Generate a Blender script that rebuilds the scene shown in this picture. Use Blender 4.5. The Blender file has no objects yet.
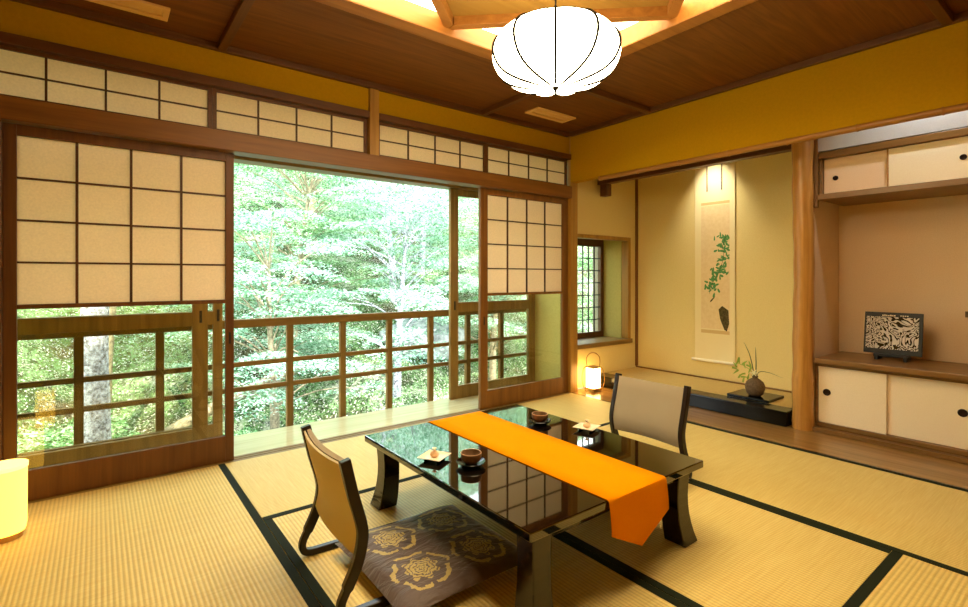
import bpy, bmesh, math, random
from mathutils import Vector, Matrix
random.seed(7)
PI = math.pi
S = bpy.context.scene
C = S.collection

# ------------------------------------------------------------------ materials
def lin(c):
    return tuple(((v/255)/12.92 if v/255 <= .04045 else ((v/255+.055)/1.055)**2.4) for v in c) + (1,)

def newmat(name):
    m = bpy.data.materials.new(name); m.use_nodes = True
    nt = m.node_tree; nt.nodes.clear()
    out = nt.nodes.new('ShaderNodeOutputMaterial')
    return m, nt, out

def principled(name, col, rough=.5, metal=0, spec=.5, coat=0, ior=1.5, sheen=0):
    m, nt, out = newmat(name)
    b = nt.nodes.new('ShaderNodeBsdfPrincipled')
    b.inputs['Base Color'].default_value = lin(col)
    b.inputs['Roughness'].default_value = rough
    b.inputs['Metallic'].default_value = metal
    b.inputs['Specular IOR Level'].default_value = spec
    b.inputs['Coat Weight'].default_value = coat
    b.inputs['IOR'].default_value = ior
    b.inputs['Sheen Weight'].default_value = sheen
    nt.links.new(b.outputs[0], out.inputs[0])
    return m, nt, b

def ramp(nt, fac, stops):
    r = nt.nodes.new('ShaderNodeValToRGB')
    el = r.color_ramp.elements
    while len(el) < len(stops): el.new(.5)
    for e, (p, c) in zip(el, stops):
        e.position = p; e.color = lin(c)
    nt.links.new(fac, r.inputs[0])
    return r.outputs[0]

def coords(nt, scale=(1,1,1), rot=(0,0,0)):
    t = nt.nodes.new('ShaderNodeTexCoord'); mp = nt.nodes.new('ShaderNodeMapping')
    mp.inputs['Scale'].default_value = scale; mp.inputs['Rotation'].default_value = rot
    nt.links.new(t.outputs['Object'], mp.inputs[0])
    return mp.outputs[0]

def noise(nt, vec, scale=5, detail=4, rough=.55, dist=0):
    n = nt.nodes.new('ShaderNodeTexNoise')
    n.inputs['Scale'].default_value = scale; n.inputs['Detail'].default_value = detail
    n.inputs['Roughness'].default_value = rough; n.inputs['Distortion'].default_value = dist
    nt.links.new(vec, n.inputs['Vector'])
    return n.outputs['Fac']

def bump(nt, b, h, strength=.2, dist=.01):
    n = nt.nodes.new('ShaderNodeBump')
    n.inputs['Strength'].default_value = strength; n.inputs['Distance'].default_value = dist
    nt.links.new(h, n.inputs['Height']); nt.links.new(n.outputs[0], b.inputs['Normal'])

def M_(nt, op, a, b=None, c=None):
    n = nt.nodes.new('ShaderNodeMath'); n.operation = op
    for i, v in enumerate((a, b, c)):
        if v is None: continue
        if isinstance(v, (int, float)): n.inputs[i].default_value = v
        else: nt.links.new(v, n.inputs[i])
    return n.outputs[0]

def mixc(nt, fac, a, b):
    n = nt.nodes.new('ShaderNodeMix'); n.data_type = 'RGBA'
    if isinstance(fac, (int, float)): n.inputs[0].default_value = fac
    else: nt.links.new(fac, n.inputs[0])
    for i, v in ((6, a), (7, b)):
        if isinstance(v, tuple): n.inputs[i].default_value = lin(v)
        else: nt.links.new(v, n.inputs[i])
    return n.outputs[2]

def wood(name, c1, c2, axis='x', rough=.45, grain=26, spec=.4, dist=.6):
    m, nt, b = principled(name, c1, rough, spec=spec)
    sc = {'x': (.05, 1, 1), 'y': (1, .05, 1), 'z': (1, 1, .05)}[axis]
    v = coords(nt, sc)
    n = noise(nt, v, grain, 5, .6, dist)
    nt.links.new(ramp(nt, n, [(.3, c1), (.7, c2)]), b.inputs['Base Color'])
    bump(nt, b, n, .08, .004)
    return m

def plaster(name, c1, c2, rough=.9, scale=60, strength=.15):
    m, nt, b = principled(name, c1, rough, spec=.15)
    v = coords(nt)
    n = noise(nt, v, scale, 6, .65)
    nt.links.new(ramp(nt, n, [(.35, c1), (.65, c2)]), b.inputs['Base Color'])
    bump(nt, b, n, strength, .004)
    return m

def tatami(name, axis, c1, c2, ribs=62):
    m, nt, b = principled(name, c1, .55, spec=.3)
    t = nt.nodes.new('ShaderNodeTexCoord'); sp = nt.nodes.new('ShaderNodeSeparateXYZ')
    nt.links.new(t.outputs['Object'], sp.inputs[0])
    co = sp.outputs['Y'] if axis == 'x' else sp.outputs['X']
    s = M_(nt, 'SINE', M_(nt, 'MULTIPLY', co, 2*PI*ribs))
    s01 = M_(nt, 'MULTIPLY_ADD', s, .5, .5)
    sc = (2.0, 60, 2) if axis == 'y' else (60, 2.0, 2)
    n = noise(nt, coords(nt, sc), 3, 3, .6)
    n2 = noise(nt, coords(nt), 2.0, 3, .6)
    col = ramp(nt, n, [(.3, c1), (.7, c2)])
    dark = mixc(nt, M_(nt, 'MULTIPLY', M_(nt, 'SUBTRACT', 1.0, M_(nt, 'POWER', s01, .35)), .38), col, (96, 66, 30))
    dark = mixc(nt, M_(nt, 'MULTIPLY', n2, .22), dark, (196, 170, 96))
    nt.links.new(dark, b.inputs['Base Color'])
    bump(nt, b, s01, .4, .004)
    return m

def fabric(name, c1, c2, scale=400, rough=.85, sheen=.2):
    m, nt, b = principled(name, c1, rough, spec=.2, sheen=sheen)
    n = noise(nt, coords(nt), scale, 2, .5)
    n2 = noise(nt, coords(nt), 7, 3, .6)
    nt.links.new(mixc(nt, M_(nt, 'MULTIPLY_ADD', n, .5, M_(nt, 'MULTIPLY', n2, .5)), c1, c2), b.inputs['Base Color'])
    bump(nt, b, n, .12, .002)
    return m

def paper(name, col, trans=.5, tcol=None):
    m, nt, out = newmat(name)
    d = nt.nodes.new('ShaderNodeBsdfDiffuse'); t = nt.nodes.new('ShaderNodeBsdfTranslucent'); mx = nt.nodes.new('ShaderNodeMixShader')
    n = noise(nt, coords(nt, (1, 1, 1)), 90, 4, .6)
    c = ramp(nt, n, [(.3, tuple(int(v*.95) for v in col)), (.7, col)])
    nt.links.new(c, d.inputs[0])
    if tcol: t.inputs[0].default_value = lin(tcol)
    else: nt.links.new(c, t.inputs[0])
    mx.inputs[0].default_value = trans
    nt.links.new(d.outputs[0], mx.inputs[1]); nt.links.new(t.outputs[0], mx.inputs[2]); nt.links.new(mx.outputs[0], out.inputs[0])
    return m

def glass(name, tint=(250, 250, 245), refl=1.0):
    m, nt, out = newmat(name)
    tr = nt.nodes.new('ShaderNodeBsdfTransparent'); tr.inputs[0].default_value = lin(tint)
    gl = nt.nodes.new('ShaderNodeBsdfGlossy'); gl.inputs['Roughness'].default_value = .0
    fr = nt.nodes.new('ShaderNodeFresnel'); gg = nt.nodes.new('ShaderNodeNewGeometry')
    nt.links.new(M_(nt, 'POWER', 1.52, M_(nt, 'MULTIPLY_ADD', gg.outputs['Backfacing'], -2.0, 1.0)), fr.inputs['IOR'])
    mx = nt.nodes.new('ShaderNodeMixShader')
    nt.links.new(M_(nt, 'MULTIPLY', fr.outputs[0], refl), mx.inputs[0])
    nt.links.new(tr.outputs[0], mx.inputs[1]); nt.links.new(gl.outputs[0], mx.inputs[2]); nt.links.new(mx.outputs[0], out.inputs[0])
    return m

def glow(name, col, strength, base=(240, 225, 190)):
    m, nt, b = principled(name, base, .8, spec=.1)
    b.inputs['Emission Color'].default_value = lin(col); b.inputs['Emission Strength'].default_value = strength
    return m

def leafmat(name, cols, trans=.35):
    m, nt, out = newmat(name)
    g = nt.nodes.new('ShaderNodeNewGeometry')
    st = [(i/(len(cols)-1), c) for i, c in enumerate(cols)]
    c = ramp(nt, g.outputs['Random Per Island'], st)
    d = nt.nodes.new('ShaderNodeBsdfDiffuse'); t = nt.nodes.new('ShaderNodeBsdfTranslucent'); mx = nt.nodes.new('ShaderNodeMixShader')
    mx.inputs[0].default_value = trans
    nt.links.new(c, d.inputs[0]); nt.links.new(c, t.inputs[0])
    nt.links.new(d.outputs[0], mx.inputs[1]); nt.links.new(t.outputs[0], mx.inputs[2]); nt.links.new(mx.outputs[0], out.inputs[0])
    return m

MT = {}
for ax in 'xyz':
    MT['frame_'+ax] = wood('cedar frame '+ax, (106, 66, 24), (136, 90, 36), ax)
    MT['dark_'+ax] = wood('dark reddish wood '+ax, (82, 48, 20), (106, 66, 28), ax)
    MT['sash_'+ax] = wood('olive brown wood '+ax, (118, 92, 46), (150, 120, 62), ax)
    MT['rail_'+ax] = wood('weathered railing wood '+ax, (106, 80, 36), (134, 104, 48), ax, .7)
    MT['light_'+ax] = wood('pale ceiling frame wood '+ax, (140, 88, 34), (168, 112, 48), ax)
    MT['shelf_'+ax] = wood('brown shelf wood '+ax, (112, 78, 38), (140, 102, 54), ax, .35)
MT['post_z'] = wood('warm planed post', (150, 108, 40), (182, 138, 58), 'z')
MT['lattice'] = wood('thin dark lattice wood', (66, 36, 18), (90, 50, 24), 'z')
MT['veranda'] = wood('pale polished veranda board', (196, 186, 136), (216, 208, 160), 'x', .16, 20, .5)
MT['alcove_floor'] = wood('alcove floor board', (128, 92, 46), (160, 120, 66), 'y', .22, 14, .5, 1.2)
MT['ceiling'] = wood('brown cedar ceiling board', (94, 54, 16), (126, 78, 28), 'x', .5, 18, .3, 2.5)
MT['ceiling_panel'] = wood('coffer centre board', (140, 102, 40), (160, 120, 54), 'x', .5, 12)
MT['pillar'] = wood('natural log pillar', (160, 108, 42), (204, 152, 76), 'z', .3, 16, .5, 1.8)
MT['bamboo'] = wood('bamboo edging', (146, 96, 34), (176, 124, 52), 'y', .35, 20)
MT['ochre'] = plaster('ochre plaster', (178, 136, 0), (186, 142, 1))
MT['alcove_wall'] = plaster('alcove plaster', (228, 208, 142), (236, 218, 154), scale=140)
MT['grey_wall'] = plaster('pale grey brown plaster', (220, 192, 156), (228, 202, 166), scale=140)
MT['cool_wall'] = plaster('cool grey plaster', (188, 186, 184), (198, 196, 194), scale=140)
MT['olive_wall'] = plaster('olive sleeve wall', (190, 178, 100), (200, 188, 112))
MT['ext_wall'] = plaster('outer wall plaster', (150, 140, 120), (170, 160, 138))
MT['tatami_x'] = tatami('tatami rush x', 'x', (224, 194, 114), (236, 214, 136))
MT['tatami_y'] = tatami('tatami rush y', 'y', (224, 194, 114), (236, 214, 136))
MT['toko_mat'] = tatami('alcove mat rush', 'y', (206, 176, 104), (220, 192, 118), 90)
MT['binding'] = fabric('tatami border cloth', (22, 28, 16), (36, 42, 24), 300, .9, 0)
MT['subfloor'] = plaster('sub floor', (120, 92, 56), (136, 106, 66))
MT['lacquer'] = principled('black lacquer', (16, 10, 6), .03, spec=.9, coat=.6, ior=1.6)[0]
MT['lacquer_soft'] = principled('dark brown lacquer', (28, 16, 9), .14, spec=.5, coat=.1)[0]
MT['beam'] = principled('black lacquer beam', (10, 9, 7), .14, spec=.3)[0]
MT['chair_frame'] = principled('dark bent wood', (30, 16, 9), .3, spec=.35)[0]
MT['orange'] = fabric('orange woven runner', (230, 132, 0), (242, 150, 0), 90, .95, 0)
MT['orange'].node_tree.nodes['Principled BSDF'].inputs['Specular IOR Level'].default_value = .03
MT['grey_cloth'] = fabric('grey chair upholstery', (150, 134, 108), (166, 148, 120), 500)
MT['brown_cloth'] = fabric('brown chair back upholstery', (198, 182, 142), (206, 190, 152), 500)
MT['paper'] = paper('shoji paper', (250, 226, 196), .62)
MT['glass'] = glass('window glass', refl=1.0)
MT['black'] = principled('matte black', (14, 13, 12), .45)[0]
MT['metal'] = principled('dark bronze pull', (40, 26, 16), .35, .8)[0]
MT['door_white'] = plaster('white door paper', (238, 222, 190), (244, 230, 200), .8, 200, .05)
MT['door_pink'] = plaster('warm white door paper', (236, 206, 172), (242, 214, 182), .8, 200, .05)
MT['scroll'] = fabric('cream silk mount', (238, 222, 170), (246, 232, 184), 300, .8)
MT['scroll_paper'] = plaster('aged painting paper', (232, 208, 158), (240, 218, 170), .85, 30, .03)
MT['border'] = fabric('scroll border silk', (214, 184, 122), (224, 194, 134), 300, .8)
MT['ivory'] = principled('ivory roller', (246, 238, 212), .4)[0]
MT['ink_green'] = plaster('green pigment', (74, 136, 76), (104, 160, 98), .9, 80, .02)
MT['ink_dark'] = plaster('ink wash', (62, 56, 34), (104, 92, 56), .9, 60, .02)
MT['clay'] = plaster('grey brown stoneware', (92, 74, 56), (118, 98, 74), .6, 50, .2)
MT['bowl'] = plaster('brown glazed bowl', (98, 74, 52), (130, 100, 72), .35, 40, .1)
MT['bowl_rim'] = principled('pale bowl rim', (196, 150, 104), .4)[0]
MT['china'] = principled('cream china', (244, 226, 196), .25)[0]
MT['sweet'] = plaster('tan wrapped sweet', (214, 176, 136), (230, 196, 156), .6, 60, .1)
MT['leaf_dark'] = principled('dark green blade', (40, 84, 44), .4)[0]
MT['leaf_light'] = principled('light green leaf', (150, 186, 74), .5)[0]
MT['petal'] = principled('pale petal', (236, 236, 200), .5)[0]
MT['cream_vent'] = principled('cream vent plastic', (226, 182, 110), .5)[0]
MT['lantern'] = glow('lit lantern paper', (255, 238, 192), 18)
MT['lantern_rib'] = principled('lantern wire', (14, 9, 4), .8, spec=.05)[0]
MT['panel_glow'] = glow('lit paper ceiling panel', (255, 232, 184), 11)
MT['lamp_small'] = glow('lit paper lamp', (255, 206, 120), 14)
MT['lamp_left'] = glow('lit yellow paper lamp', (255, 190, 66), 3.0, (250, 220, 120))
MT['lamp_left_cap'] = glow('paler lamp rim', (255, 206, 100), 2.4, (250, 230, 160))
MT['white_bulb'] = glow('lit tube', (255, 236, 200), 12)
MT['bark_grey'] = plaster('mottled grey bark', (70, 68, 76), (216, 216, 228), .9, 30, .6)
MT['bark_brown'] = plaster('brown bark', (112, 100, 84), (176, 162, 136), .9, 22, .6)
MT['rock'] = plaster('pale stream rock', (120, 124, 128), (190, 194, 196), .9, 7, .5)
MT['leaves'] = [leafmat('mint maple leaves', [(66, 108, 76), (134, 180, 148), (190, 220, 200), (230, 244, 234)]),
                leafmat('fresh green leaves', [(62, 100, 54), (118, 164, 108), (176, 212, 164), (222, 240, 214)]),
                leafmat('deep green leaves', [(36, 70, 38), (74, 122, 70), (126, 172, 118), (186, 218, 174)])]

# brocade cushion cloth: yellow flower medallions on a 2 x 2 grid
def brocade():
    m, nt, b = principled('brocade cushion cloth', (70, 52, 44), .55, spec=.35, sheen=.3)
    t = nt.nodes.new('ShaderNodeTexCoord'); sp = nt.nodes.new('ShaderNodeSeparateXYZ')
    nt.links.new(t.outputs['Object'], sp.inputs[0])
    P = .245
    fx = M_(nt, 'SUBTRACT', M_(nt, 'MULTIPLY', M_(nt, 'FRACT', M_(nt, 'DIVIDE', M_(nt, 'ADD', sp.outputs['X'], 10*P), P)), P), P/2)
    fy = M_(nt, 'SUBTRACT', M_(nt, 'MULTIPLY', M_(nt, 'FRACT', M_(nt, 'DIVIDE', M_(nt, 'ADD', sp.outputs['Y'], 10*P), P)), P), P/2)
    r = M_(nt, 'SQRT', M_(nt, 'ADD', M_(nt, 'MULTIPLY', fx, fx), M_(nt, 'MULTIPLY', fy, fy)))
    th = M_(nt, 'ARCTAN2', fy, fx)
    n = noise(nt, coords(nt), 60, 3, .6)
    wob = M_(nt, 'MULTIPLY_ADD', n, .03, -.015)
    rr = M_(nt, 'ADD', r, wob)
    petal = M_(nt, 'MULTIPLY_ADD', M_(nt, 'COSINE', M_(nt, 'MULTIPLY', th, 8)), .010, .060)
    flower = M_(nt, 'LESS_THAN', rr, petal)
    vein = M_(nt, 'GREATER_THAN', M_(nt, 'SINE', M_(nt, 'MULTIPLY_ADD', rr, 420, M_(nt, 'MULTIPLY', M_(nt, 'COSINE', M_(nt, 'MULTIPLY', th, 6)), 1.6))), -.45)
    flower = M_(nt, 'MULTIPLY', flower, vein)
    ring_r = M_(nt, 'MULTIPLY_ADD', M_(nt, 'COSINE', M_(nt, 'MULTIPLY', th, 6)), .007, .098)
    ring = M_(nt, 'LESS_THAN', M_(nt, 'ABSOLUTE', M_(nt, 'SUBTRACT', rr, ring_r)), .0075)
    brk = M_(nt, 'GREATER_THAN', M_(nt, 'SINE', M_(nt, 'MULTIPLY', th, 5)), -.9)
    ring = M_(nt, 'MULTIPLY', ring, brk)
    mask = M_(nt, 'MULTIPLY', M_(nt, 'MAXIMUM', flower, ring), .82)
    # the grid has only the four medallions of the middle
    lim = M_(nt, 'MULTIPLY', M_(nt, 'LESS_THAN', M_(nt, 'ABSOLUTE', sp.outputs['X']), P), M_(nt, 'LESS_THAN', M_(nt, 'ABSOLUTE', sp.outputs['Y']), P))
    mask = M_(nt, 'MULTIPLY', mask, lim)
    nt.links.new(mixc(nt, mask, (84, 66, 58), (192, 168, 92)), b.inputs['Base Color'])
    bump(nt, b, noise(nt, coords(nt, (1, 2.2, 1)), 9, 3, .55, .6), .55, .03)
    return m
MT['brocade'] = brocade()

def screen_mat():
    m, nt, b = principled('dark display picture', (10, 10, 12), .12, spec=.6)
    v = coords(nt, (1, 1, 1))
    n = noise(nt, v, 7, 2, .5, 1.6)
    band = M_(nt, 'SINE', M_(nt, 'MULTIPLY', n, 75))
    n2 = noise(nt, v, 14, 3, .6)
    k = M_(nt, 'MULTIPLY', M_(nt, 'GREATER_THAN', band, -.25), M_(nt, 'GREATER_THAN', n2, .36))
    nt.links.new(mixc(nt, k, (18, 18, 20), (204, 194, 180)), b.inputs['Base Color'])
    return m
MT['screen'] = screen_mat()

def ground_mat():
    m, nt, b = principled('hillside soil and moss', (120, 110, 80), .95, spec=.1)
    v = coords(nt)
    n = noise(nt, v, .9, 8, .68); n2 = noise(nt, v, 16, 7, .78); n3 = noise(nt, v, 30, 4, .7)
    base = ramp(nt, n, [(.35, (92, 74, 54)), (.47, (78, 104, 60)), (.56, (116, 150, 96)), (.68, (196, 188, 172))])
    gm = nt.nodes.new('ShaderNodeMix'); gm.data_type = 'RGBA'
    nt.links.new(mixc(nt, M_(nt, 'MULTIPLY', M_(nt, 'GREATER_THAN', n2, .52), .8), base, (40, 38, 26)), gm.inputs[6]); nt.links.new(M_(nt, 'GREATER_THAN', n3, .585), gm.inputs[0]); gm.inputs[7].default_value = lin((226, 220, 206)); nt.links.new(gm.outputs[2], b.inputs['Base Color'])
    bump(nt, b, n2, .8, .08)
    return m
MT['ground'] = ground_mat()

# ------------------------------------------------------------------ mesh helpers
def box(bm, x0, x1, y0, y1, z0, z1):
    v = [bm.verts.new(p) for p in ((x0,y0,z0),(x1,y0,z0),(x1,y1,z0),(x0,y1,z0),(x0,y0,z1),(x1,y0,z1),(x1,y1,z1),(x0,y1,z1))]
    for f in ((3,2,1,0),(4,5,6,7),(0,1,5,4),(1,2,6,5),(2,3,7,6),(3,0,4,7)):
        bm.faces.new([v[i] for i in f])

def bx(*a):
    bm = bmesh.new(); box(bm, *a); return bm

def boxes(lst):
    bm = bmesh.new()
    for a in lst: box(bm, *a)
    return bm

def smooth_pts(pts, n=6):
    P = [Vector(p) for p in pts]; out = []
    for i in range(len(P)-1):
        p0 = P[max(i-1, 0)]; p1 = P[i]; p2 = P[i+1]; p3 = P[min(i+2, len(P)-1)]
        for k in range(n):
            t = k/n
            out.append(.5*((2*p1)+(p2-p0)*t+(2*p0-5*p1+4*p2-p3)*t*t+(3*p1-p0-3*p2+p3)*t**3))
    out.append(P[-1]); return out

def tube(bm, pts, r, seg=8):
    pts = [Vector(p) for p in pts]; n = len(pts)
    rs = r if isinstance(r, (list, tuple)) else [r]*n
    rings = []; up = None
    for i, p in enumerate(pts):
        d = (pts[min(i+1, n-1)]-pts[max(i-1, 0)]).normalized()
        if up is None: up = Vector((0,0,1)) if abs(d.z) < .9 else Vector((1,0,0))
        a = d.cross(up)
        if a.length < 1e-6: a = d.orthogonal()
        a.normalize(); b = a.cross(d).normalized(); up = b
        rings.append([bm.verts.new(p+(a*math.cos(2*PI*k/seg)+b*math.sin(2*PI*k/seg))*rs[i]) for k in range(seg)])
    for i in range(n-1):
        for k in range(seg):
            bm.faces.new((rings[i][k], rings[i][(k+1)%seg], rings[i+1][(k+1)%seg], rings[i+1][k]))
    bm.faces.new(rings[0][::-1]); bm.faces.new(rings[-1])

def strip(bm, pts, side, w, t):
    """rectangular section swept along pts; side = lateral axis, w lateral width, t thickness"""
    pts = [Vector(p) for p in pts]; n = len(pts); s = Vector(side).normalized(); rings = []
    ts = t if isinstance(t, (list, tuple)) else [t]*n
    for i, p in enumerate(pts):
        d = (pts[min(i+1, n-1)]-pts[max(i-1, 0)]).normalized(); nn = d.cross(s).normalized()
        rings.append([bm.verts.new(p+s*a*w/2+nn*b*ts[i]/2) for a, b in ((-1,-1),(1,-1),(1,1),(-1,1))])
    for i in range(n-1):
        for k in range(4):
            bm.faces.new((rings[i][k], rings[i][(k+1)%4], rings[i+1][(k+1)%4], rings[i+1][k]))
    bm.faces.new(rings[0][::-1]); bm.faces.new(rings[-1])

def lathe(bm, prof, c=(0,0), seg=32, close=False):
    rings = []
    for r, z in prof:
        if r < 1e-5: rings.append([bm.verts.new((c[0], c[1], z))])
        else: rings.append([bm.verts.new((c[0]+r*math.cos(2*PI*k/seg), c[1]+r*math.sin(2*PI*k/seg), z)) for k in range(seg)])
    pr = list(zip(rings, rings[1:]))
    if close: pr.append((rings[-1], rings[0]))
    for a, b in pr:
        for k in range(seg):
            A = [a[k % len(a)], a[(k+1) % len(a)], b[(k+1) % len(b)], b[k % len(b)]]
            f = []
            for v in A:
                if v not in f: f.append(v)
            if len(f) > 2: bm.faces.new(f)

def off(parent):
    v = Vector((0,0,0))
    while parent: v += parent.location; parent = parent.parent
    return v

def obj(name, bm, mat, parent=None, bevel=0, smooth=False, world=True, kind=None):
    me = bpy.data.meshes.new(name)
    if parent is not None and world: bmesh.ops.translate(bm, verts=bm.verts, vec=-off(parent))
    bmesh.ops.recalc_face_normals(bm, faces=bm.faces)
    if smooth:
        for f in bm.faces: f.smooth = True
    bm.to_mesh(me); bm.free()
    o = bpy.data.objects.new(name, me); C.objects.link(o)
    me.materials.append(MT[mat] if isinstance(mat, str) else mat)
    if parent is not None: o.parent = parent
    if bevel:
        b = o.modifiers.new('bevel', 'BEVEL'); b.width = bevel; b.segments = 2; b.limit_method = 'ANGLE'; b.angle_limit = .7
    if smooth:
        try: me.set_sharp_from_angle(angle=.9)
        except Exception: pass
    if kind: o['kind'] = kind
    return o

def struct(name, bm, mat, parent=None, bevel=0, smooth=False):
    return obj(name, bm, mat, parent, bevel, smooth, kind=None if parent else 'structure')

def tag(o, label, cat, group=None):
    o['label'] = label; o['category'] = cat
    if group: o['group'] = group
    return o

def thing(name, label, cat, loc=(0,0,0), group=None):
    o = bpy.data.objects.new(name, None); C.objects.link(o); o.location = loc
    return tag(o, label, cat, group)

def single(name, bm, mat, label, cat, loc, group=None, bevel=0, smooth=False):
    bmesh.ops.translate(bm, verts=bm.verts, vec=-Vector(loc))
    o = obj(name, bm, mat, None, bevel, smooth); o.location = loc
    return tag(o, label, cat, group)

def dup(root, loc, rotz=0, label=None):
    def cp(o, p):
        c = o.copy(); C.objects.link(c); c.parent = p
        for ch in o.children: cp(ch, c)
        return c
    r = cp(root, None); r.location = loc; r.rotation_euler = (0, 0, rotz)
    if label: r['label'] = label
    return r

def sash_frame(x0, x1, z0, z1, y0, y1, sl, sr, top, bot, mids=()):
    L = [(x0, x0+sl, y0, y1, z0, z1), (x1-sr, x1, y0, y1, z0, z1),
         (x0+sl, x1-sr, y0, y1, z1-top, z1), (x0+sl, x1-sr, y0, y1, z0, z0+bot)]
    for a, b in mids: L.append((x0+sl, x1-sr, y0, y1, a, b))
    return boxes(L)

# ================================================================== SETTING
H = 2.46; XR = 3.57; YW = 3.28; XL = -.47; YN = -.9
struct('floor', bx(-.6, 3.56, YN-.1, 3.28, -.16, -.052), 'subfloor')
struct('floor_alcove', bx(3.575, 4.78, .3, 3.34, -.16, 0.0), 'alcove_floor')
struct('trim_1', bx(3.562, 3.574, .3, 3.27, -.05, .001), 'beam')                       # dark line before the board
struct('floor_veranda', bx(-1.1, 3.66, 3.385, 3.83, -.16, -.006), 'veranda')
b = boxes([(-.6, 3.66, 3.282, 3.312, -.16, -.002), (-.6, 3.66, 3.324, 3.346, -.16, -.002), (-.6, 3.66, 3.358, 3.383, -.16, -.002),
           (-.6, 3.66, 3.282, 3.383, -.16, -.014)])
struct('trim_2', b, 'sash_x')                                                          # grooved sill
# walls
struct('wall_left', bx(XL-.1, XL, YN, 3.365, -.05, H), 'ochre')
struct('wall_near', bx(-.6, 4.9, YN-.1, YN, -.05, H+.25), 'ochre')
struct('wall_upper', bx(-.6, 3.55, 3.29, 3.36, 2.262, H+.06), 'ochre')
struct('wall_right', bx(3.552, 3.64, YN, 3.274, 2.0, H+.06), 'ochre')
struct('wall_end', bx(3.64, 4.78, .3, .4, 0, H), 'grey_wall')
struct('wall_near_right', bx(3.552, 3.64, YN, .3, -.05, 2.0), 'ochre')
struct('wall_alcove_back', bx(4.72, 4.8, 1.46, 3.46, 0, H), 'alcove_wall')
struct('wall_alcove_partition', bx(4.12, 4.72, 1.425, 1.495, 0, H), 'grey_wall')
struct('wall_cabinet_back', bx(4.6, 4.8, .3, 1.424, 0, H), 'grey_wall')
struct('wall_cabinet_upper', bx(4.1, 4.16, .4, 1.40, 1.998, H), 'cool_wall')
b = boxes([(3.66, 4.72, 3.37, 3.45, 0, .385), (3.66, 4.72, 3.37, 3.45, 1.53, H), (4.60, 4.72, 3.37, 3.45, .385, 1.53)])
struct('wall_alcove_left', b, 'alcove_wall')
# deep window recess of the alcove
struct('wall_window_reveal', boxes([(4.556, 4.62, 3.455, 3.74, .36, 1.6), (3.62, 3.68, 3.455, 3.74, .36, 1.6), (3.62, 4.62, 3.455, 3.74, 1.53, 1.6)]), 'olive_wall')
struct('trim_3', bx(3.60, 4.62, 3.35, 3.74, .385, .43), 'sash_x', bevel=.004)          # window seat board
struct('trim_4', boxes([(3.66, 4.60, 3.36, 3.45, 1.49, 1.528), (4.556, 4.60, 3.36, 3.45, .432, 1.49)]), 'post_z', bevel=.003)
w1 = struct('window_1', boxes([(3.69, 4.55, 3.69, 3.73, 1.44, 1.525), (3.69, 4.55, 3.69, 3.73, .432, .49), (3.69, 3.74, 3.69, 3.73, .49, 1.44), (4.50, 4.55, 3.69, 3.73, .49, 1.44)]), 'dark_z')
L = []
for i in range(1, 8): L.append((3.74+i*.095-.005, 3.74+i*.095+.005, 3.70, 3.712, .49, 1.44))
for i in range(1, 7): L.append((3.74, 4.50, 3.70, 3.712, .49+i*.136-.005, .49+i*.136+.005))
struct('window_lattice', boxes(L), 'black', w1)
struct('glass_pane', bx(3.74, 4.50, 3.716, 3.72, .49, 1.44), 'glass', w1)
struct('wall_sleeve', bx(3.56, 3.615, 3.40, 3.83, 0, H), 'olive_wall')
struct('wall_sleeve_end', bx(-1.2, -1.1, 3.37, 3.83, -.1, H), 'olive_wall')
struct('wall_sleeve_back', bx(-1.1, -.475, 3.37, 3.41, -.1, H), 'olive_wall')
struct('wall_outer', boxes([(3.62, 3.70, 3.76, 3.86, -.3, H), (4.56, 5.0, 3.76, 3.86, -.3, H), (3.7, 4.56, 3.76, 3.86, -.3, .40), (3.7, 4.56, 3.76, 3.86, 1.56, H)]), 'ext_wall')
struct('wall_foundation', bx(-1.6, 5.0, 3.84, 3.9, -2.6, -.1), 'ext_wall')
struct('wall_far_side', boxes([(4.82, 4.92, -1, 3.76, -.2, H)]), 'ext_wall')
# posts
struct('trim_5', bx(3.556, 3.655, 3.276, 3.375, 0, H), 'post_z', bevel=.004)
struct('trim_6', bx(-.47, -.362, 3.262, 3.36, 0, 1.842), 'dark_z', bevel=.004)
struct('trim_7', bx(1.505, 1.575, 3.262, 3.36, 1.956, 2.42), 'post_z', bevel=.003)
# head beam, rail above the transom, cornice
struct('trim_8', bx(-.47, 3.552, 3.25, 3.37, 1.845, 1.955), 'frame_x', bevel=.004)
struct('trim_9', boxes([(-.47, 1.504, 3.262, 3.35, 2.212, 2.26), (1.576, 3.552, 3.262, 3.35, 2.212, 2.26)]), 'dark_x', bevel=.003)
struct('trim_10', bx(-.47, 3.52, 3.25, 3.288, 2.422, H), 'dark_x', bevel=.004)
struct('trim_11', bx(3.512, 3.551, YN, 3.249, 2.422, H), 'dark_y', bevel=.004)
# bamboo edging below the right wall
b = bmesh.new(); pts = []; rs = []
y = YN
while y < 3.25:
    for dy, r in ((0, .026), (.006, .0225), (.02, .022), (.36, .022), (.376, .0225)):
        pts.append((3.568, y+dy, 1.985)); rs.append(r)
    y += .382
pts = [p for p in pts if p[1] < 3.26]; rs = rs[:len(pts)]
tube(b, pts, rs, 12)
struct('trim_12', b, 'bamboo', smooth=True)
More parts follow.
